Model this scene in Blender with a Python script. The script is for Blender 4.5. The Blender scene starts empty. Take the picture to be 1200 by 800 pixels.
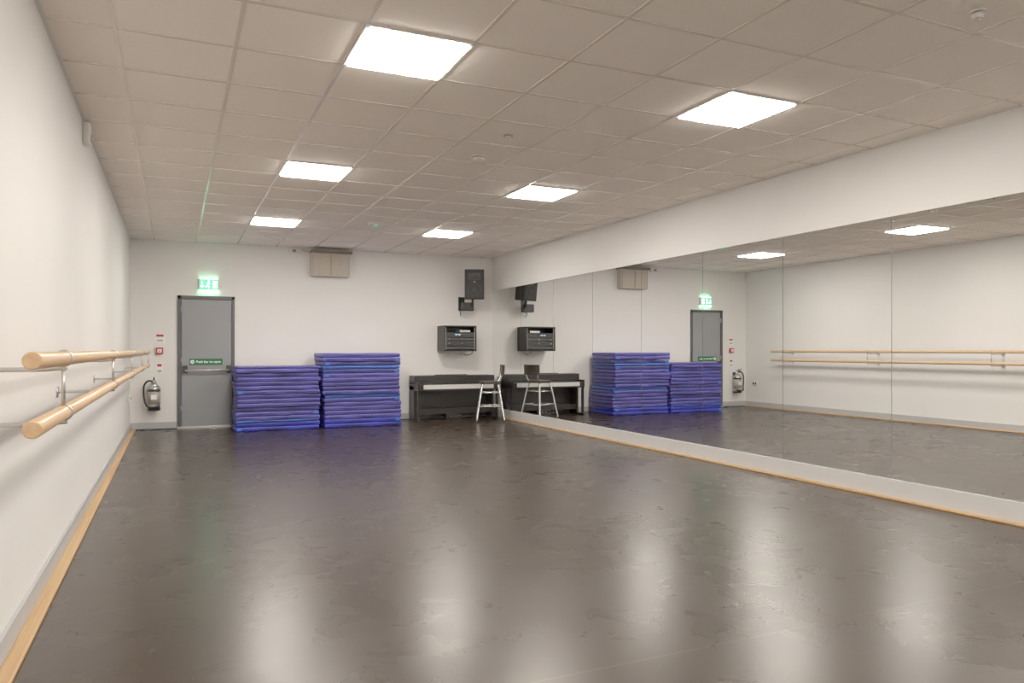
import bpy, bmesh, math, random
from mathutils import Vector, Matrix
random.seed(7)
scene = bpy.context.scene

# ------------------------------------------------------------------ dims
XL, XR = -0.62, 5.37
YB, YF = 12.67, -3.6
H = 2.92
CAMZ = 1.22

# ------------------------------------------------------------------ materials
def mat(name, col, rough=0.5, metal=0.0, spec=0.5, noise=0.0, nscale=20.0, bump=0.0, bscale=200.0,
        emit=None, estr=0.0, coat=0.0):
    m = bpy.data.materials.new(name); m.use_nodes = True
    nt = m.node_tree; N = nt.nodes; L = nt.links
    b = N['Principled BSDF']
    b.inputs['Base Color'].default_value = (*col, 1)
    b.inputs['Roughness'].default_value = rough
    b.inputs['Metallic'].default_value = metal
    b.inputs['Specular IOR Level'].default_value = spec
    b.inputs['Coat Weight'].default_value = coat
    tc = N.new('ShaderNodeTexCoord')
    if noise > 0:
        n = N.new('ShaderNodeTexNoise'); n.inputs['Scale'].default_value = nscale
        n.inputs['Detail'].default_value = 4
        L.new(tc.outputs['Object'], n.inputs['Vector'])
        r = N.new('ShaderNodeMapRange')
        r.inputs['From Min'].default_value = 0.3; r.inputs['From Max'].default_value = 0.7
        r.inputs['To Min'].default_value = 1 - noise; r.inputs['To Max'].default_value = 1 + noise
        L.new(n.outputs['Fac'], r.inputs['Value'])
        mx = N.new('ShaderNodeVectorMath'); mx.operation = 'SCALE'
        mx.inputs[0].default_value = col
        L.new(r.outputs['Result'], mx.inputs['Scale'])
        L.new(mx.outputs['Vector'], b.inputs['Base Color'])
    if bump > 0:
        n2 = N.new('ShaderNodeTexNoise'); n2.inputs['Scale'].default_value = bscale
        n2.inputs['Detail'].default_value = 3
        L.new(tc.outputs['Object'], n2.inputs['Vector'])
        bp = N.new('ShaderNodeBump'); bp.inputs['Strength'].default_value = bump
        bp.inputs['Distance'].default_value = 0.002
        L.new(n2.outputs['Fac'], bp.inputs['Height'])
        L.new(bp.outputs['Normal'], b.inputs['Normal'])
    if emit:
        b.inputs['Emission Color'].default_value = (*emit, 1)
        b.inputs['Emission Strength'].default_value = estr
    return m

M = {}
M['wall'] = mat('wall_paint', (0.82, 0.798, 0.77), 0.55, noise=0.012, nscale=1.5, bump=0.15, bscale=120)
M['ceil'] = mat('ceiling_tile', (0.94, 0.86, 0.78), 0.9, noise=0.02, nscale=90, bump=0.2, bscale=150)
M['grid'] = mat('ceiling_tbar', (0.80, 0.73, 0.66), 0.22)  # bar colour set below the tiles, painting in the shadow along tile edges
M['skirt'] = mat('skirting_grey', (0.44, 0.44, 0.445), 0.4, noise=0.02, nscale=5)
M['plinth'] = mat('plinth_white', (0.54, 0.53, 0.52), 0.4, noise=0.02, nscale=5)
M['panel'] = mat('led_panel', (0.9, 0.9, 0.9), 0.5, emit=(1.0, 0.935, 0.85), estr=38)
M['frame_w'] = mat('white_metal', (0.75, 0.74, 0.72), 0.4)
M['plastic_w'] = mat('white_plastic', (0.78, 0.76, 0.72), 0.4)
M['beige'] = mat('beige_metal', (0.58, 0.52, 0.43), 0.5, noise=0.04)
M['beige_m'] = mat('beige_frame', (0.40, 0.35, 0.28), 0.5)
M['beige_d'] = mat('beige_dark', (0.20, 0.165, 0.12), 0.6)
M['black'] = mat('black_plastic', (0.010, 0.009, 0.009), 0.4)
M['blacksat'] = mat('black_wood_satin', (0.015, 0.011, 0.010), 0.35, noise=0.15, nscale=12)
M['darkgrey'] = mat('dark_grey_metal', (0.045, 0.045, 0.047), 0.4, metal=0.3)
M['grille'] = mat('speaker_grille', (0.020, 0.020, 0.020), 0.6, bump=0.8, bscale=500)
M['chrome'] = mat('chrome', (0.88, 0.88, 0.88), 0.2, metal=1.0)
M['steel'] = mat('satin_steel', (0.62, 0.60, 0.57), 0.3, metal=0.9)
M['door'] = mat('door_grey', (0.275, 0.28, 0.292), 0.4, noise=0.02, nscale=3)
M['dframe'] = mat('door_frame_grey', (0.085, 0.085, 0.09), 0.4)
M['green'] = mat('sign_green', (0.0, 0.15, 0.06), 0.4)
M['white'] = mat('sign_white', (0.9, 0.9, 0.9), 0.4)
M['red'] = mat('sign_red', (0.55, 0.025, 0.015), 0.4)
M['egreen'] = mat('exit_green_lit', (0.1, 0.55, 0.32), 0.4, emit=(0.15, 0.75, 0.38), estr=0.7)
M['ewhite'] = mat('exit_white_lit', (0.85, 0.95, 0.88), 0.4, emit=(0.65, 1.0, 0.80), estr=2.5)
M['estrip'] = mat('exit_lamp_diffuser', (0.85, 0.95, 0.88), 0.4, emit=(0.28, 1.0, 0.53), estr=7.0)
M['gled'] = mat('green_led', (0.1, 0.8, 0.3), 0.4, emit=(0.2, 1.0, 0.45), estr=0.2)
M['matA'] = mat('mat_vinyl_violet', (0.080, 0.072, 0.35), 0.45, noise=0.2, nscale=6, bump=0.3, bscale=60)
M['matB'] = mat('mat_vinyl_indigo', (0.048, 0.044, 0.25), 0.45, noise=0.2, nscale=6, bump=0.3, bscale=60)
M['matC'] = mat('mat_vinyl_blue', (0.030, 0.038, 0.42), 0.42, noise=0.2, nscale=6, bump=0.3, bscale=60)
M['matD'] = mat('mat_vinyl_light_blue', (0.035, 0.13, 0.55), 0.4, noise=0.1)
M['matK'] = mat('mat_base_dark', (0.015, 0.015, 0.05), 0.6)
M['key'] = mat('piano_key_white', (0.66, 0.65, 0.63), 0.25)
M['seat'] = mat('seat_brown', (0.045, 0.028, 0.02), 0.4, noise=0.2)
M['equip'] = mat('equipment_grey', (0.08, 0.08, 0.085), 0.35, metal=0.5)
M['led_b'] = mat('display_lit', (0.3, 0.5, 0.7), 0.4, emit=(0.5, 0.8, 1.0), estr=0.4)
M['orange'] = mat('badge_orange', (0.8, 0.3, 0.03), 0.4)
M['mirror_back'] = mat('mirror_backing', (0.16, 0.165, 0.16), 0.5)

def wood(name, c1, c2, axis_scale, rough=0.4):
    m = bpy.data.materials.new(name); m.use_nodes = True
    N = m.node_tree.nodes; L = m.node_tree.links; b = N['Principled BSDF']
    tc = N.new('ShaderNodeTexCoord'); mp = N.new('ShaderNodeMapping')
    mp.inputs['Scale'].default_value = axis_scale
    n = N.new('ShaderNodeTexNoise'); n.inputs['Scale'].default_value = 1.0; n.inputs['Detail'].default_value = 6
    n.inputs['Distortion'].default_value = 0.6
    cr = N.new('ShaderNodeValToRGB')
    cr.color_ramp.elements[0].position = 0.35; cr.color_ramp.elements[0].color = (*c1, 1)
    cr.color_ramp.elements[1].position = 0.65; cr.color_ramp.elements[1].color = (*c2, 1)
    L.new(tc.outputs['Object'], mp.inputs['Vector']); L.new(mp.outputs['Vector'], n.inputs['Vector'])
    L.new(n.outputs['Fac'], cr.inputs['Fac']); L.new(cr.outputs['Color'], b.inputs['Base Color'])
    b.inputs['Roughness'].default_value = rough
    return m
M['barwood'] = wood('barre_beech', (0.60, 0.37, 0.19), (0.70, 0.465, 0.26), (40, 1.2, 40), 0.35)
M['stripwood'] = wood('floor_strip_pine', (0.50, 0.29, 0.125), (0.62, 0.40, 0.19), (40, 1.0, 40), 0.5)

# mirror
m = bpy.data.materials.new('mirror_glass'); m.use_nodes = True
b = m.node_tree.nodes['Principled BSDF']
b.inputs['Base Color'].default_value = (0.90, 0.91, 0.90, 1); b.inputs['Metallic'].default_value = 1
b.inputs['Roughness'].default_value = 0.0
M['mirror'] = m

# floor : dark vinyl dance floor
def floor_mat():
    m = bpy.data.materials.new('dance_floor_vinyl'); m.use_nodes = True
    N = m.node_tree.nodes; L = m.node_tree.links; b = N['Principled BSDF']
    tc = N.new('ShaderNodeTexCoord')
    def noise(scale, detail=4, dist=0.0, vec=None):
        n = N.new('ShaderNodeTexNoise'); n.inputs['Scale'].default_value = scale
        n.inputs['Detail'].default_value = detail; n.inputs['Distortion'].default_value = dist
        L.new(vec or tc.outputs['Object'], n.inputs['Vector']); return n.outputs['Fac']
    def math_(op, a, b_=None, c=None):
        n = N.new('ShaderNodeMath'); n.operation = op
        for i, v in enumerate([a, b_, c]):
            if v is None: continue
            if isinstance(v, (int, float)): n.inputs[i].default_value = v
            else: L.new(v, n.inputs[i])
        return n.outputs[0]
    def rng(v, a, b_, c, d):
        n = N.new('ShaderNodeMapRange')
        n.inputs['From Min'].default_value = a; n.inputs['From Max'].default_value = b_
        n.inputs['To Min'].default_value = c; n.inputs['To Max'].default_value = d
        L.new(v, n.inputs['Value']); return n.outputs['Result']
    big = noise(0.9, 5); mid = noise(4.0, 5, 0.5)
    # thin curly scuffs = contour lines of smooth noise, kept only in sparse patches
    def scuff(scale, width, mscale, thr, off):
        mp = N.new('ShaderNodeMapping'); mp.inputs['Location'].default_value = (off, off * 2, 0)
        L.new(tc.outputs['Object'], mp.inputs['Vector'])
        f = noise(scale, 0.0, 0.0, mp.outputs['Vector'])
        a = math_('ABSOLUTE', math_('SUBTRACT', f, 0.46))
        line = math_('LESS_THAN', a, width)
        mk = math_('GREATER_THAN', noise(mscale, 1, 0, mp.outputs['Vector']), thr)
        return math_('MULTIPLY', line, mk)
    sc = math_('MAXIMUM', scuff(2.2, 0.0012, 2.6, 0.55, 3.1), scuff(3.6, 0.0018, 3.3, 0.57, 11.7))
    sc = math_('MAXIMUM', sc, scuff(6.0, 0.003, 4.1, 0.60, 21.3))
    # sheet seams across the room every 1.5 m
    sep = N.new('ShaderNodeSeparateXYZ'); L.new(tc.outputs['Object'], sep.inputs[0])
    fr = math_('FRACT', math_('DIVIDE', math_('ADD', sep.outputs['Y'], 10.3), 1.5))
    seam = math_('LESS_THAN', math_('ABSOLUTE', math_('SUBTRACT', fr, 0.5)), 0.003)
    v = math_('MULTIPLY', rng(big, 0.3, 0.7, 0.92, 1.08), rng(mid, 0.3, 0.7, 0.95, 1.05))
    v = math_('ADD', v, math_('MULTIPLY', sc, 1.1))
    v = math_('MULTIPLY', v, math_('ADD', 1.0, math_('MULTIPLY', seam, 1.2)))
    s = N.new('ShaderNodeVectorMath'); s.operation = 'SCALE'; s.inputs[0].default_value = (0.032, 0.0215, 0.015)
    L.new(v, s.inputs['Scale']); L.new(s.outputs[0], b.inputs['Base Color'])
    r = math_('ADD', rng(big, 0.3, 0.7, 0.265, 0.295), rng(mid, 0.3, 0.7, -0.015, 0.015))
    L.new(r, b.inputs['Roughness'])
    b.inputs['Specular IOR Level'].default_value = 0.47
    b.inputs['Specular Tint'].default_value = (1.0, 0.90, 0.80, 1)
    bp = N.new('ShaderNodeBump'); bp.inputs['Strength'].default_value = 0.02; bp.inputs['Distance'].default_value = 0.002
    L.new(noise(14, 2), bp.inputs['Height']); L.new(bp.outputs['Normal'], b.inputs['Normal'])
    return m
M['floor'] = floor_mat()

# ------------------------------------------------------------------ builder
class B:
    def __init__(s):
        s.bm = bmesh.new(); s.mats = []; s.T = Matrix.Identity(4)
    def mi(s, k):
        if k not in s.mats: s.mats.append(k)
        return s.mats.index(k)
    def merge(s, t, k, smooth=None):
        i = s.mi(k)
        for f in t.faces:
            f.material_index = i
            if smooth is not None: f.smooth = smooth
        bmesh.ops.transform(t, matrix=s.T, verts=t.verts)
        bmesh.ops.recalc_face_normals(t, faces=t.faces)
        me = bpy.data.meshes.new('tmp'); t.to_mesh(me); t.free()
        s.bm.from_mesh(me); bpy.data.meshes.remove(me)
    def box(s, a, b, k, bev=0.0, seg=2):
        t = bmesh.new(); bmesh.ops.create_cube(t, size=1)
        a = Vector(a); b = Vector(b); c = (a + b) / 2; d = b - a
        for v in t.verts: v.co = Vector((v.co.x * d.x, v.co.y * d.y, v.co.z * d.z)) + c
        if bev > 0:
            bmesh.ops.bevel(t, geom=t.edges[:], offset=bev, segments=seg, profile=0.5, affect='EDGES')
        s.merge(t, k)
    def cyl(s, p0, p1, r, k, seg=24, r2=None, bev=0.0):
        p0 = Vector(p0); p1 = Vector(p1); d = p1 - p0
        t = bmesh.new()
        bmesh.ops.create_cone(t, cap_ends=True, segments=seg, radius1=r, radius2=r if r2 is None else r2, depth=d.length)
        if bev > 0:
            ed = [e for e in t.edges if any(len(f.verts) > 4 for f in e.link_faces)]
            bmesh.ops.bevel(t, geom=ed, offset=bev, segments=3, profile=0.5, affect='EDGES')
        for f in t.faces: f.smooth = len(f.verts) <= 4
        q = Vector((0, 0, 1)).rotation_difference(d.normalized()).to_matrix().to_4x4()
        bmesh.ops.transform(t, matrix=Matrix.Translation((p0 + p1) / 2) @ q, verts=t.verts)
        s.merge(t, k)
    def sphere(s, c, r, k, sc=(1, 1, 1), seg=20):
        t = bmesh.new(); bmesh.ops.create_uvsphere(t, u_segments=seg, v_segments=seg // 2, radius=r)
        for v in t.verts: v.co = Vector((v.co.x * sc[0], v.co.y * sc[1], v.co.z * sc[2])) + Vector(c)
        s.merge(t, k, True)
    def tube(s, pts, r, k, seg=10, smooth=6, closed=False):
        P = [Vector(p) for p in pts]; out = []
        n = len(P)
        if smooth > 0:
            rngi = range(n) if closed else range(n - 1)
            for i in rngi:
                p0 = P[(i - 1) % n] if (closed or i > 0) else P[0]
                p1 = P[i]; p2 = P[(i + 1) % n]
                p3 = P[(i + 2) % n] if (closed or i + 2 < n) else P[-1]
                for j in range(smooth):
                    t = j / smooth
                    out.append(0.5 * ((2 * p1) + (p2 - p0) * t + (2 * p0 - 5 * p1 + 4 * p2 - p3) * t * t + (-p0 + 3 * p1 - 3 * p2 + p3) * t ** 3))
            if not closed: out.append(P[-1])
        else: out = P
        t = bmesh.new(); rings = []; nrm = None; m = len(out)
        for i, p in enumerate(out):
            a = out[(i - 1) % m] if (closed or i > 0) else out[0]
            c = out[(i + 1) % m] if (closed or i < m - 1) else out[-1]
            tg = (c - a).normalized()
            if nrm is None:
                nrm = tg.orthogonal().normalized()
            nrm = (nrm - tg * nrm.dot(tg)).normalized()
            bn = tg.cross(nrm)
            rings.append([t.verts.new(p + r * (math.cos(2 * math.pi * j / seg) * nrm + math.sin(2 * math.pi * j / seg) * bn)) for j in range(seg)])
        for i in range(m if closed else m - 1):
            A = rings[i]; C = rings[(i + 1) % m]
            for j in range(seg):
                f = t.faces.new((A[j], A[(j + 1) % seg], C[(j + 1) % seg], C[j])); f.smooth = True
        if not closed:
            t.faces.new(rings[0][::-1]); t.faces.new(rings[-1])
        s.merge(t, k)
    def prism(s, poly, z0, z1, k, bev=0.0):
        """poly: list of (x,y), extruded z0..z1"""
        t = bmesh.new()
        vs = [t.verts.new((x, y, z0)) for x, y in poly]
        f = t.faces.new(vs)
        r = bmesh.ops.extrude_face_region(t, geom=[f])
        for v in r['geom']:
            if isinstance(v, bmesh.types.BMVert): v.co.z = z1
        if bev > 0:
            bmesh.ops.bevel(t, geom=t.edges[:], offset=bev, segments=2, profile=0.5, affect='EDGES')
        s.merge(t, k)
    def done(s, name):
        me = bpy.data.meshes.new(name); s.bm.to_mesh(me); s.bm.free()
        for k in s.mats: me.materials.append(M[k])
        o = bpy.data.objects.new(name, me); scene.collection.objects.link(o)
        return o

def one(name, a, b, k, bev=0.0):
    x = B(); x.box(a, b, k, bev); return x.done(name)

# ------------------------------------------------------------------ room shell
T = 0.15
one('floor', (XL - T, YF - T, -0.1), (XR + T, YB + T, 0), 'floor')
one('ceiling', (XL - T, YF - T, H), (XR + T, YB + T, H + 0.12), 'ceil')
one('wall_left', (XL - T, YF - T, 0), (XL, YB + T, H), 'wall')
one('wall_front', (XL, YF - T, 0), (XR, YF, H), 'wall')
one('wall_back', (XL, YB, 0), (XR, YB + T, H), 'wall')
x = B()
MT = 2.316; PL = 0.16
x.box((XR + 0.012, YF, 0), (XR + T, YB, H), 'wall')
x.box((XR - 0.012, YF, MT), (XR + 0.02, YB, H), 'wall')
x.done('wall_right')

# ceiling T-bar grid
TX, TY = 0.60, 0.61
gx0, gy0 = 0.31, 4.13 - TY / 2
x = B()
k = math.ceil((XL - gx0) / TX)
while gx0 + k * TX < XR:
    gx = gx0 + k * TX
    if gx - XL > 0.05: x.box((gx - 0.011, YF, H - 0.004), (gx + 0.011, YB, H + 0.001), 'grid')
    k += 1
k = math.ceil((YF - gy0) / TY)
while gy0 + k * TY < YB:
    gy = gy0 + k * TY
    x.box((XL, gy - 0.011, H - 0.0035), (XR, gy + 0.011, H + 0.001), 'grid')
    k += 1
# perimeter angle
x.box((XL, YF, H - 0.008), (XL + 0.022, YB, H), 'frame_w')
x.box((XR - 0.034, YF, H - 0.008), (XR - 0.012, YB, H), 'frame_w')
x.box((XL, YB - 0.022, H - 0.008), (XR, YB, H), 'frame_w')
x.done('trim_ceiling_grid')

# skirtings
one('baseboard_left', (XL, YF, 0), (XL + 0.018, YB, 0.11), 'skirt', 0.003)
x = B()
x.box((XL + 0.018, YB - 0.018, 0), (0.03, YB, 0.11), 'skirt', 0.003)
x.box((0.88, YB - 0.018, 0), (XR - 0.03, YB, 0.11), 'skirt', 0.003)
x.done('baseboard_back')
one('baseboard_right', (XR - 0.018, YF, 0), (XR + 0.012, YB - 0.001, PL), 'plinth', 0.003)
one('trim_left', (XL + 0.018, YF, 0), (XL + 0.078, YB - 0.02, 0.018), 'stripwood', 0.004)
one('trim_right', (XR - 0.06, YF, 0), (XR - 0.018, YB - 0.02, 0.018), 'stripwood', 0.004)
one('trim_floor_back', (XL + 0.08, YB - 0.035, 0), (XR - 0.07, YB - 0.018, 0.012), 'blacksat')

# mirror panels
x = B()
x.box((XR + 0.006, YF, PL), (XR + 0.012, YB, MT), 'mirror_back')
y = YB - 0.002
while y > YF + 0.1:
    y0 = max(y - 1.2 + 0.006, YF + 0.005)
    x.box((XR, y0, PL + 0.001), (XR + 0.006, y, MT - 0.001), 'mirror')
    y -= 1.2
x.done('wall_mirror')

# ------------------------------------------------------------------ ceiling lights
for lx in (1.21, 3.61):
    for ly in (-1.97, 1.08, 4.13, 7.18, 10.23):
        x = B()
        a = 0.297
        x.box((lx - a + 0.016, ly - a + 0.016, H - 0.020), (lx + a - 0.016, ly + a - 0.016, H - 0.001), 'panel', 0.006)  # lens drop below the frame is added to cast a halo on the ceiling
        f = 0.014
        x.box((lx - a - 0.004, ly - a, H - 0.011), (lx - a + f, ly + a, H - 0.001), 'frame_w')
        x.box((lx + a - f, ly - a, H - 0.011), (lx + a + 0.004, ly + a, H - 0.001), 'frame_w')
        x.box((lx - a, ly - a - 0.004, H - 0.011), (lx + a, ly - a + f, H - 0.001), 'frame_w')
        x.box((lx - a, ly + a - f, H - 0.011), (lx + a, ly + a + 0.004, H - 0.001), 'frame_w')
        x.done('ceiling_light_panel')

# ceiling devices
def detector(cx, cy, r=0.05):
    x = B()
    x.cyl((cx, cy, H - 0.012), (cx, cy, H - 0.001), r, 'plastic_w', 28)
    x.cyl((cx, cy, H - 0.045), (cx, cy, H - 0.018), r * 0.62, 'plastic_w', 28, r2=r * 0.85)
    x.cyl((cx, cy, H - 0.019), (cx, cy, H - 0.011), r * 0.6, 'darkgrey', 28)
    x.cyl((cx, cy, H - 0.050), (cx, cy, H - 0.044), r * 0.3, 'plastic_w', 16)
    x.done('smoke_detector')
detector(2.43, 6.05, 0.065); detector(3.66, 2.42, 0.035)
x = B(); x.cyl((2.40, 5.36, H - 0.010), (2.40, 5.36, H - 0.001), 0.04, 'beige_m', 24)
x.cyl((2.40, 5.36, H - 0.022), (2.40, 5.36, H - 0.008), 0.02, 'plastic_w', 16); x.done('ceiling_sensor')
x = B(); x.box((2.36, 9.72, H - 0.03), (2.52, 9.86, H - 0.001), 'plastic_w', 0.006)
x.cyl((2.44, 9.79, H - 0.045), (2.44, 9.79, H - 0.028), 0.03, 'gled', 20); x.done('emergency_light')

# ------------------------------------------------------------------ door
DX0, DX1, DZ = 0.035, 0.87, 2.07
x = B()
fw = 0.055; yf = YB - 0.035
x.box((DX0, yf, 0), (DX0 + fw, YB - 0.001, DZ), 'dframe', 0.004)
x.box((DX1 - fw * 0.8, yf, 0), (DX1, YB - 0.001, DZ), 'dframe', 0.004)
x.box((DX0, yf, DZ - fw), (DX1, YB - 0.001, DZ), 'dframe', 0.004)
x.box((DX0 - 0.01, YB - 0.07, 0), (DX1 + 0.01, YB - 0.001, 0.03), 'steel', 0.004)
x.box((DX0 + fw + 0.004, YB - 0.022, 0.034), (DX1 - fw * 0.8 - 0.004, YB - 0.002, DZ - fw - 0.005), 'door', 0.003)
# kick plate, push bar
x.box((DX0 + fw + 0.02, YB - 0.025, 0.05), (DX1 - fw * 0.8 - 0.02, YB - 0.02, 0.30), 'door', 0.001)
x.box((DX0 + fw + 0.02, YB - 0.075, 0.86), (DX0 + fw + 0.09, YB - 0.02, 0.98), 'darkgrey', 0.008)
x.box((DX1 - fw - 0.07, YB - 0.075, 0.86), (DX1 - fw, YB - 0.02, 0.98), 'darkgrey', 0.008)
x.cyl((DX0 + fw + 0.05, YB - 0.09, 0.90), (DX1 - fw - 0.03, YB - 0.09, 0.90), 0.016, 'steel')
x.cyl((DX0 + fw + 0.05, YB - 0.09, 0.90), (DX0 + fw + 0.05, YB - 0.05, 0.94), 0.012, 'darkgrey', 12)
x.cyl((DX1 - fw - 0.03, YB - 0.09, 0.90), (DX1 - fw - 0.03, YB - 0.05, 0.94), 0.012, 'darkgrey', 12)
for hz in (0.25, 1.0, 1.8):
    x.cyl((DX0 + fw, YB - 0.04, hz), (DX0 + fw, YB - 0.04, hz + 0.1), 0.008, 'steel', 12)
door = x.done('door_1')

def text(body, loc, size, matk, parent):
    cu = bpy.data.curves.new('lettering', 'FONT'); cu.body = body; cu.size = size
    cu.align_x = 'CENTER'; cu.align_y = 'CENTER'; cu.extrude = 0.0005; cu.offset = 0.0012
    cu.materials.append(M[matk])
    o = bpy.data.objects.new('lettering', cu); scene.collection.objects.link(o)
    o.location = loc; o.rotation_euler = (math.pi / 2, 0, 0); o.parent = parent
    return o
x = B(); x.box((0.205, YB - 0.03, 0.985), (0.69, YB - 0.0225, 1.085), 'green', 0.002)
x.cyl((0.248, YB - 0.0315, 1.035), (0.248, YB - 0.03, 1.035), 0.030, 'white', 24)
x.box((0.234, YB - 0.0325, 1.03), (0.262, YB - 0.0312, 1.04), 'green')
push = x.done('push_bar_sign')
text('Push bar to open', (0.483, YB - 0.031, 1.035), 0.052, 'white', push)

# exit sign above door
x = B()
ez0, ez1, ex0, ex1 = 2.145, 2.335, 0.34, 0.635
x.box((ex0, YB - 0.05, ez0 + 0.02), (ex1, YB - 0.001, ez1), 'plastic_w', 0.006)
x.box((ex0 + 0.008, YB - 0.053, ez0 + 0.028), (ex1 - 0.008, YB - 0.049, ez1 - 0.008), 'egreen')
x.box((ex0 + 0.01, YB - 0.048, ez0), (ex1 - 0.01, YB - 0.01, ez0 + 0.022), 'estrip', 0.004)
x.box((ex0 + 0.02, YB - 0.046, ez1 - 0.002), (ex1 - 0.02, YB - 0.012, ez1 + 0.005), 'estrip', 0.002)
yy = YB - 0.0545
zc = (ez0 + 0.02 + ez1) / 2
def fl(x0, z0, x1, z1, w):
    p0 = Vector((x0, yy, z0)); p1 = Vector((x1, yy, z1)); x.cyl(p0, p1, w, 'ewhite', 8)
x.sphere((0.485, yy, zc + 0.05), 0.014, 'ewhite', (1, 0.3, 1))
fl(0.48, zc + 0.03, 0.468, zc - 0.01, 0.010)
fl(0.468, zc - 0.01, 0.49, zc - 0.03, 0.006); fl(0.49, zc - 0.03, 0.482, zc - 0.06, 0.006)
fl(0.468, zc - 0.01, 0.45, zc - 0.035, 0.006); fl(0.45, zc - 0.035, 0.43, zc - 0.035, 0.006)
fl(0.48, zc + 0.025, 0.508, zc + 0.008, 0.004); fl(0.478, zc + 0.025, 0.452, zc + 0.008, 0.004)
x.box((0.545, yy, zc - 0.055), (0.61, yy + 0.002, zc + 0.055), 'ewhite')
fl(0.39, zc + 0.045, 0.39, zc - 0.04, 0.008); fl(0.39, zc - 0.045, 0.368, zc - 0.018, 0.007); fl(0.39, zc - 0.045, 0.412, zc - 0.018, 0.007)
x.done('exit_sign')

# small signs left of door, call point
x = B(); x.box((-0.275, YB - 0.006, 1.33), (-0.145, YB - 0.001, 1.47), 'white', 0.001)
x.box((-0.262, YB - 0.008, 1.425), (-0.158, YB - 0.0055, 1.46), 'red'); x.box((-0.25, YB - 0.008, 1.35), (-0.17, YB - 0.0055, 1.385), 'skirt')
x.done('fire_action_sign')
x = B(); x.box((-0.265, YB - 0.05, 1.16), (-0.165, YB - 0.001, 1.26), 'red', 0.006)
x.box((-0.245, YB - 0.053, 1.18), (-0.185, YB - 0.049, 1.235), 'white', 0.001)
x.cyl((-0.215, YB - 0.055, 1.205), (-0.215, YB - 0.052, 1.205), 0.01, 'black', 16); x.done('fire_alarm_call_point')
x = B(); x.box((-0.26, YB - 0.006, 0.86), (-0.175, YB - 0.001, 1.02), 'white', 0.001)
x.box((-0.248, YB - 0.008, 0.965), (-0.187, YB - 0.0055, 1.005), 'red'); x.box((-0.245, YB - 0.008, 0.875), (-0.19, YB - 0.0055, 0.915), 'skirt'); x.done('extinguisher_sign')

# fire extinguisher
x = B(); ex, ey = -0.29, YB - 0.115
x.box((ex - 0.03, YB - 0.03, 0.62), (ex + 0.03, YB - 0.001, 0.74), 'darkgrey', 0.003)
x.cyl((ex, ey, 0.33), (ex, ey, 0.66), 0.088, 'steel', 32, bev=0.01)
x.cyl((ex, ey, 0.655), (ex, ey, 0.715), 0.082, 'steel', 32, r2=0.03)
x.cyl((ex, ey, 0.30), (ex, ey, 0.335), 0.09, 'black', 32)
x.cyl((ex, ey, 0.59), (ex, ey, 0.625), 0.0895, 'darkgrey', 32)
x.cyl((ex, ey, 0.40), (ex, ey, 0.58), 0.0890, 'beige_m', 32)
x.box((ex - 0.04, ey - 0.091, 0.47), (ex + 0.04, ey - 0.08, 0.54), 'white')
x.cyl((ex, ey, 0.71), (ex, ey, 0.76), 0.022, 'steel', 16)
x.box((ex - 0.012, ey - 0.10, 0.765), (ex + 0.012, ey + 0.02, 0.78), 'black', 0.003)
x.tube([(ex, ey - 0.01, 0.775), (ex, ey - 0.06, 0.80), (ex, ey - 0.12, 0.805)], 0.009, 'black')
x.cyl((ex + 0.02, ey, 0.74), (ex + 0.045, ey - 0.01, 0.74), 0.018, 'white', 16)
x.tube([(ex - 0.015, ey, 0.74), (ex - 0.08, ey - 0.02, 0.75), (ex - 0.135, ey - 0.03, 0.68), (ex - 0.14, ey - 0.035, 0.55),
        (ex - 0.125, ey - 0.04, 0.44), (ex - 0.08, ey - 0.09, 0.36), (ex + 0.01, ey - 0.11, 0.345)], 0.014, 'black')
x.cyl((ex, ey - 0.11, 0.345), (ex + 0.08, ey - 0.095, 0.36), 0.015, 'black', 16, r2=0.024)
x.done('fire_extinguisher')

# ------------------------------------------------------------------ vent unit
x = B()
vx0, vx1, vz0, vz1 = 2.05, 2.68, 2.45, 2.85; vy = YB - 0.16
x.box((vx0, vy, vz0), (vx1, YB - 0.001, vz1), 'beige', 0.008)
for (a, b_) in ((vx0 + 0.025, (vx0 + vx1) / 2 - 0.012), ((vx0 + vx1) / 2 + 0.012, vx1 - 0.025)):
    x.box((a, vy - 0.006, vz0 + 0.03), (b_, vy + 0.001, vz1 - 0.06), 'beige_m')
    n = 15
    for i in range(n):
        z = vz0 + 0.035 + i * (vz1 - vz0 - 0.105) / (n - 1)
        x.box((a + 0.004, vy - 0.014, z), (b_ - 0.004, vy - 0.004, z + 0.016), 'beige')
    for (c, d) in ((a - 0.008, a + 0.004), (b_ - 0.004, b_ + 0.008)):
        x.box((c, vy - 0.016, vz0 + 0.02), (d, vy, vz1 - 0.05), 'beige_m')
x.box((vx0 - 0.005, vy - 0.09, vz1 - 0.02), (vx1 + 0.03, YB - 0.001, vz1 + 0.02), 'beige_d', 0.004)
x.tube([(vx0 + 0.02, YB - 0.02, vz1), (vx0 - 0.1, YB - 0.02, vz1 + 0.02), (vx0 - 0.16, YB - 0.02, vz1 + 0.03)], 0.008, 'beige')
x.done('ventilation_unit')
x = B(); x.box((1.72, YB - 0.05, 2.82), (1.90, YB - 0.001, 2.89), 'plastic_w', 0.006)
x.box((1.76, YB - 0.054, 2.835), (1.82, YB - 0.049, 2.875), 'beige_d'); x.done('wall_alarm_sounder')

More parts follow.
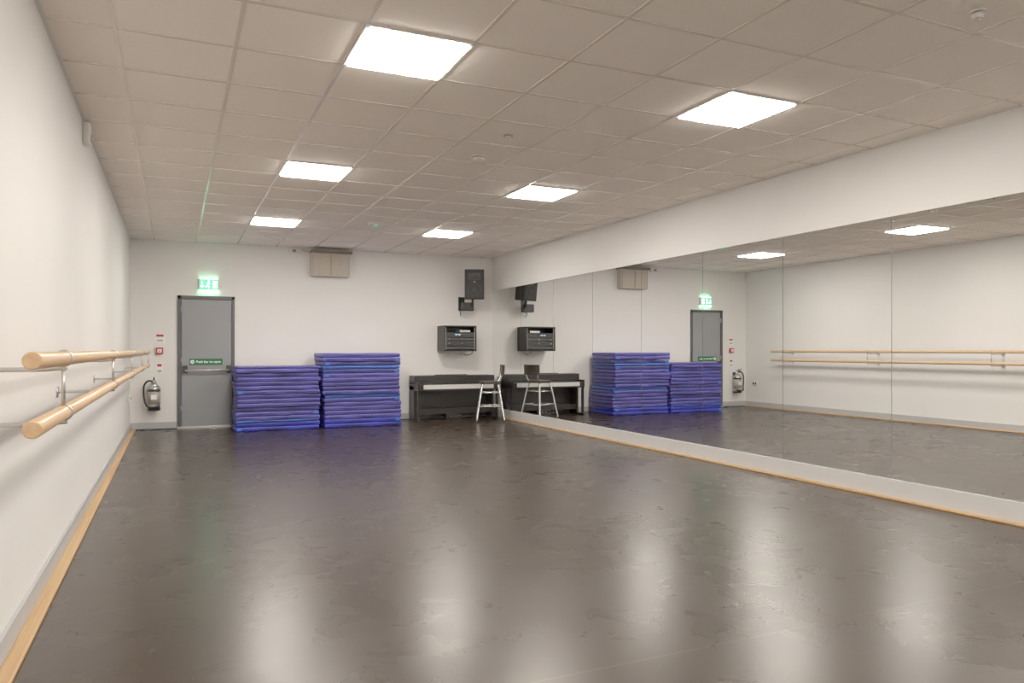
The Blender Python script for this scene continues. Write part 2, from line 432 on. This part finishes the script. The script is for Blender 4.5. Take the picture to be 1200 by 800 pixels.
# sensor on left wall
x = B(); x.box((XL + 0.001, 6.28, 2.74), (XL + 0.05, 6.38, 2.90), 'plastic_w', 0.01)
x.sphere((XL + 0.05, 6.33, 2.795), 0.03, 'skirt', (0.6, 1, 1)); x.done('motion_sensor')
x = B(); x.box((XL + 0.001, 12.3, 0.46), (XL + 0.02, 12.45, 0.55), 'white', 0.004)
x.box((XL + 0.019, 12.32, 0.48), (XL + 0.023, 12.36, 0.53), 'darkgrey'); x.box((XL + 0.019, 12.39, 0.48), (XL + 0.023, 12.43, 0.53), 'darkgrey')
x.done('wall_socket')

# ------------------------------------------------------------------ speaker
x = B()
sx, sy, sz = 4.88, YB - 0.30, 2.13
x.T = Matrix.Translation((sx, sy, sz)) @ Matrix.Rotation(math.radians(-22), 4, 'Z') @ Matrix.Rotation(math.radians(6), 4, 'X')
hw = 0.175
x.prism([(-hw, -0.15), (hw, -0.15), (hw * 0.62, 0.14), (-hw * 0.62, 0.14)], 0, 0.53, 'black', 0.012)
x.box((-hw + 0.012, -0.158, 0.015), (hw - 0.012, -0.149, 0.515), 'grille', 0.003)
x.cyl((0, -0.164, 0.17), (0, -0.156, 0.17), 0.125, 'darkgrey', 36)
x.cyl((0, -0.167, 0.17), (0, -0.163, 0.17), 0.108, 'grille', 36)
x.cyl((0, -0.170, 0.17), (0, -0.166, 0.17), 0.04, 'darkgrey', 24)
x.box((-0.11, -0.166, 0.34), (0.11, -0.157, 0.47), 'darkgrey', 0.006)
x.box((-0.07, -0.17, 0.365), (0.07, -0.165, 0.445), 'black', 0.004)
x.box((-0.02, -0.171, 0.305), (0.02, -0.164, 0.318), 'orange')
x.T = Matrix.Identity(4)
x.box((4.68, YB - 0.02, 1.93), (4.80, YB - 0.001, 2.18), 'black', 0.004)
x.cyl((4.74, YB - 0.01, 2.06), (4.78, YB - 0.2, 2.04), 0.022, 'black', 16)
x.cyl((4.74, YB - 0.01, 1.98), (4.78, YB - 0.2, 2.02), 0.014, 'black', 12)
x.box((4.66, YB - 0.28, 1.92), (4.88, YB - 0.17, 2.07), 'black', 0.01)
x.cyl((4.84, sy, 2.0), (4.85, sy, 2.16), 0.02, 'darkgrey', 16)
x.tube([(4.74, YB - 0.015, 1.95), (4.70, YB - 0.06, 1.9), (4.72, YB - 0.02, 1.84)], 0.006, 'black')
x.done('wall_speaker')

# ------------------------------------------------------------------ rack cabinet
x = B()
a0, a1, z0, z1 = 4.28, 4.88, 1.20, 1.65; y0, y1 = YB - 0.40, YB - 0.001
t = 0.022
x.box((a0, y0, z0), (a0 + t, y1, z1), 'black', 0.003); x.box((a1 - t, y0, z0), (a1, y1, z1), 'black', 0.003)
x.box((a0, y0, z1 - t), (a1, y1, z1), 'black', 0.003); x.box((a0, y0, z0), (a1, y1, z0 + t), 'black', 0.003)
x.box((a0 + t, y1 - 0.02, z0 + t), (a1 - t, y1, z1 - t), 'darkgrey')
for i in range(7):
    zz = z0 + 0.08 + i * 0.045
    x.box((a0 - 0.003, y0 + 0.08, zz), (a0 + 0.001, y1 - 0.08, zz + 0.012), 'darkgrey')
x.box((a0 + t, y0 + 0.02, z0 + 0.03), (a0 + t + 0.012, y0 + 0.04, z1 - 0.03), 'steel')
x.box((a1 - t - 0.012, y0 + 0.02, z0 + 0.03), (a1 - t, y0 + 0.04, z1 - 0.03), 'steel')
units = [(0.035, 0.085, 'equip'), (0.095, 0.18, 'darkgrey'), (0.19, 0.235, 'equip'), (0.245, 0.33, 'darkgrey')]
for ui, (u0, u1, k) in enumerate(units):
    x.box((a0 + 0.035, y0 + 0.015, z0 + u0), (a1 - 0.035, y1 - 0.08, z0 + u1), k, 0.003)
    for j in range(6):
        if (j + ui) % 3 == 0: continue
        kx = a0 + 0.09 + j * 0.08
        x.cyl((kx, y0 + 0.003, z0 + (u0 + u1) / 2), (kx, y0 + 0.016, z0 + (u0 + u1) / 2), 0.009, 'equip' if j % 3 else 'steel', 12)
x.box((a0 + 0.20, y0 + 0.012, z0 + 0.28), (a0 + 0.30, y0 + 0.016, z0 + 0.30), 'led_b')
x.box((a0 + 0.30, y0 + 0.05, z0 + 0.335), (a0 + 0.50, y0 + 0.25, z0 + 0.375), 'steel', 0.004)
x.tube([(a0 + 0.5, y0 + 0.02, z0 + 0.05), (a0 + 0.52, y0 - 0.01, z0 - 0.02), (a0 + 0.5, y0 + 0.2, z0 - 0.07), (a0 + 0.45, y1 - 0.01, z0 - 0.02)], 0.006, 'black')
x.done('av_rack_cabinet')

# ------------------------------------------------------------------ digital piano
x = B()
p0, p1 = 3.75, 5.24; py0, py1 = 12.10, 12.62
x.box((p0, py1 - 0.03, 0.03), (p1, py1, 0.70), 'blacksat', 0.003)
for (a, b_) in ((p0, p0 + 0.04), (p1 - 0.04, p1)):
    x.box((a, py1 - 0.28, 0.0), (b_, py1, 0.60), 'blacksat', 0.004)
    x.box((a, py0, 0.52), (b_, py1, 0.665), 'blacksat', 0.008)
    x.box((a - 0.001, py0, 0.0), (b_ + 0.001, py1, 0.035), 'blacksat', 0.006)
    x.box((a + 0.002, py0 + 0.02, 0.03), (b_ - 0.002, py0 + 0.07, 0.53), 'blacksat', 0.004)
x.box((p0 + 0.03, py0 + 0.01, 0.52), (p1 - 0.03, py1 - 0.03, 0.55), 'blacksat', 0.004)
x.box((p0, py0 + 0.20, 0.62), (p1, py1, 0.775), 'blacksat', 0.01)
x.box((p0 + 0.04, py0 + 0.185, 0.57), (p1 - 0.04, py0 + 0.21, 0.68), 'black', 0.004)
# keys
kx0, kx1 = p0 + 0.10, p1 - 0.10; n = 52; kw = (kx1 - kx0) / n
for i in range(n):
    x.box((kx0 + i * kw + 0.0006, py0 + 0.008, 0.550), (kx0 + (i + 1) * kw - 0.0006, py0 + 0.185, 0.622), 'key')
    if (i % 7) in (0, 2, 3, 5, 6) and i < n - 1:
        x.box((kx0 + (i + 1) * kw - 0.006, py0 + 0.075, 0.618), (kx0 + (i + 1) * kw + 0.006, py0 + 0.185, 0.634), 'black')
x.box((p0 + 0.04, py0 + 0.005, 0.545), (kx0 - 0.002, py0 + 0.19, 0.63), 'blacksat', 0.003)
x.box((kx1 + 0.002, py0 + 0.005, 0.545), (p1 - 0.04, py0 + 0.19, 0.63), 'blacksat', 0.003)
x.box((4.15, py0 + 0.30, 0.77), (4.75, py0 + 0.32, 0.79), 'blacksat', 0.004)
# pedal bar
x.box((p0 + 0.04, py1 - 0.26, 0.10), (p1 - 0.04, py1 - 0.23, 0.20), 'blacksat', 0.003)
for j in (-0.08, 0, 0.08):
    x.box((4.48 + j - 0.012, py1 - 0.37, 0.055), (4.48 + j + 0.012, py1 - 0.25, 0.068), 'chrome', 0.005)
x.box((4.34, py1 - 0.27, 0.0), (4.62, py1 - 0.20, 0.10), 'blacksat', 0.003)
x.done('digital_piano')

# ------------------------------------------------------------------ bar stool
x = B()
x.T = Matrix.Translation((4.90, 11.70, 0)) @ Matrix.Rotation(math.radians(-20), 4, 'Z')
S = 0.67
x.prism([(0.18 * math.cos(a) * (1 + 0.12 * abs(math.sin(2 * a))), 0.18 * math.sin(a) * (1 + 0.12 * abs(math.sin(2 * a)))) for a in [2 * math.pi * i / 40 for i in range(40)]], S - 0.025, S + 0.02, 'seat', 0.008)
for (sx_, sy_) in ((-1, -1), (1, -1), (1, 1), (-1, 1)):
    top = (0.12 * sx_, 0.12 * sy_, S - 0.025); ft = (0.235 * sx_, 0.235 * sy_, 0.012)
    x.tube([top, (0.15 * sx_, 0.15 * sy_, S - 0.12), ft], 0.015, 'chrome', 12, 8)
    x.cyl((ft[0], ft[1], 0.0), (ft[0], ft[1], 0.02), 0.017, 'black', 14)
for zz, e in ((0.27, 0.196), (0.50, 0.16)):
    c = [(-e, -e, zz), (e, -e, zz), (e, e, zz), (-e, e, zz)]
    for i in range(4): x.cyl(c[i], c[(i + 1) % 4], 0.010 if zz > 0.3 else 0.012, 'chrome', 12)
for s_ in (-1, 1):
    x.tube([(0.11, 0.11 * s_, S - 0.02), (0.17, 0.13 * s_, S + 0.05), (0.20, 0.14 * s_, S + 0.16), (0.21, 0.14 * s_, S + 0.27)], 0.011, 'chrome', 10)
t = bmesh.new(); n = 14; ring = []
for i in range(n + 1):
    a = -1 + 2 * i / n
    yy_ = 0.18 * a; xx = 0.235 - 0.05 * a * a
    ring.append([t.verts.new(c) for c in ((xx - 0.012, yy_, S + 0.12), (xx + 0.012, yy_, S + 0.12), (xx + 0.022, yy_, S + 0.295), (xx - 0.002, yy_, S + 0.295))])
for i in range(n):
    for j in range(4):
        t.faces.new((ring[i][j], ring[i][(j + 1) % 4], ring[i + 1][(j + 1) % 4], ring[i + 1][j]))
t.faces.new(ring[0]); t.faces.new(ring[-1])
x.merge(t, 'seat')
x.done('bar_stool')

# ------------------------------------------------------------------ gym mats
def mat_stack(x0, x1, y0, y1, layers, name):
    x = B(); z = 0.002
    for li, (k, th, dx, dy) in enumerate(layers):
        t = bmesh.new(); bmesh.ops.create_cube(t, size=1)
        jx = dx + random.uniform(-0.016, 0.016); jy = dy + random.uniform(-0.015, 0.015)
        xa, xb = x0 + jx + random.uniform(0, .012), x1 + jx - random.uniform(0, .012)
        gap = 0.004
        for v in t.verts:
            v.co = Vector(((xa + xb) / 2 + v.co.x * (xb - xa), (y0 + y1) / 2 + jy + v.co.y * (y1 - y0 - 0.03), z + (v.co.z + .5) * (th - gap)))
        bmesh.ops.bevel(t, geom=t.edges[:], offset=min(0.018, th * 0.36), segments=3, profile=0.6, affect='EDGES')
        for i in range(1, 12):
            cx = xa + (xb - xa) * i / 12
            bmesh.ops.bisect_plane(t, geom=t.verts[:] + t.edges[:] + t.faces[:], plane_co=(cx, 0, 0), plane_no=(1, 0, 0))
        ph = random.uniform(0, 6.28); am = random.uniform(0.001, 0.005)
        for v in t.verts:
            w = math.sin(ph + (v.co.x - xa) * 9)
            v.co.y += am * 2.0 * w
            v.co.z += 0.0014 * math.sin(ph * 2 + (v.co.x - xa) * 7)
        for f in t.faces: f.smooth = True
        x.merge(t, k)
        zc_ = z + th * 0.5
        x.box((xa + 0.02, y0 + jy + 0.008, zc_ - 0.002), (xb - 0.02, y0 + jy + 0.02, zc_ + 0.002), 'matK')
        if random.random() < 0.3:
            tx = random.choice([xa + 0.02, xb - 0.09])
            x.box((tx, y0 + jy + 0.004, z + 0.008), (tx + 0.07, y0 + jy + 0.022, z + th - 0.012), 'matD', 0.003)
        z += th
    x.done(name); return z
L1 = []
for i in range(15):
    k = 'matC' if i < 2 else random.choice(['matA', 'matA', 'matB'])
    if i == 2: k = 'matD'
    L1.append((k, 0.0648 if i != 2 else 0.03, 0.0 if i > 3 else 0.008, 0.0))
L1.append(('matA', 0.035, 0, 0))
mat_stack(0.82, 2.05, 11.72, 12.54, L1, 'gym_mat_stack')
L2 = []
for i in range(18):
    k = random.choice(['matA', 'matA', 'matB'])
    if i in (0, 1): k = 'matC'
    if i in (7, 14): k = 'matD'
    L2.append((k, 0.067 if i not in (7, 14) else 0.05, 0.015 if i < 8 else -0.01, 0.0 if i < 8 else -0.02))
mat_stack(2.10, 3.34, 11.72, 12.60, L2, 'gym_mat_stack')

# ------------------------------------------------------------------ ballet barre
x = B()
bx = -0.335; zu, zl = 1.192, 1.014; r = 0.0235
YS, YE = 2.25, 11.6
for z in (zu, zl):
    x.cyl((bx, YS, z), (bx, YE, z), r, 'barwood', 32, bev=0.004)
    for jy in (5.0, 8.2):
        x.cyl((bx, jy, z), (bx, jy + 0.004, z), r + 0.0008, 'steel', 32)
for by in (2.84, 4.98, 7.12, 9.3, 11.3):
    for z in (zu, zl):
        zz = z - r - 0.008
        x.tube([(XL + 0.004, by, zz - 0.004), (XL + 0.1, by, zz - 0.004), (bx - 0.06, by, zz - 0.004), (bx - 0.015, by, zz), (bx + 0.012, by, zz + 0.002)], 0.008, 'steel', 12)
        x.cyl((XL + 0.001, by, zz - 0.004), (XL + 0.008, by, zz - 0.004), 0.032, 'steel', 24)
        x.tube([(bx + (r + 0.002) * math.cos(a), by, z + (r + 0.002) * math.sin(a)) for a in [2 * math.pi * i / 16 for i in range(16)]], 0.0035, 'steel', 8, 2, closed=True)
    x.tube([(bx + 0.0, by, zu - r - 0.004), (bx + 0.0, by, zl + r + 0.002)], 0.006, 'steel', 12, 0)
x.done('ballet_barre')

# ------------------------------------------------------------------ world / camera
w = bpy.data.worlds.new('world'); scene.world = w; w.use_nodes = True
w.node_tree.nodes['Background'].inputs['Color'].default_value = (0.5, 0.5, 0.5, 1)
w.node_tree.nodes['Background'].inputs['Strength'].default_value = 0.1

cam = bpy.data.cameras.new('camera'); co = bpy.data.objects.new('camera', cam); scene.collection.objects.link(co)
co.location = (0, 0, CAMZ); co.rotation_euler = (math.pi / 2, 0, -math.radians(24.42))
cam.lens = 870 / 1200 * 36; cam.sensor_width = 36; cam.shift_y = 10 / 1200
cam.clip_start = 0.05
scene.camera = co
scene.view_settings.view_transform = 'Standard'
scene.view_settings.look = 'None'
scene.view_settings.exposure = 0.30
scene.view_settings.gamma = 1.25
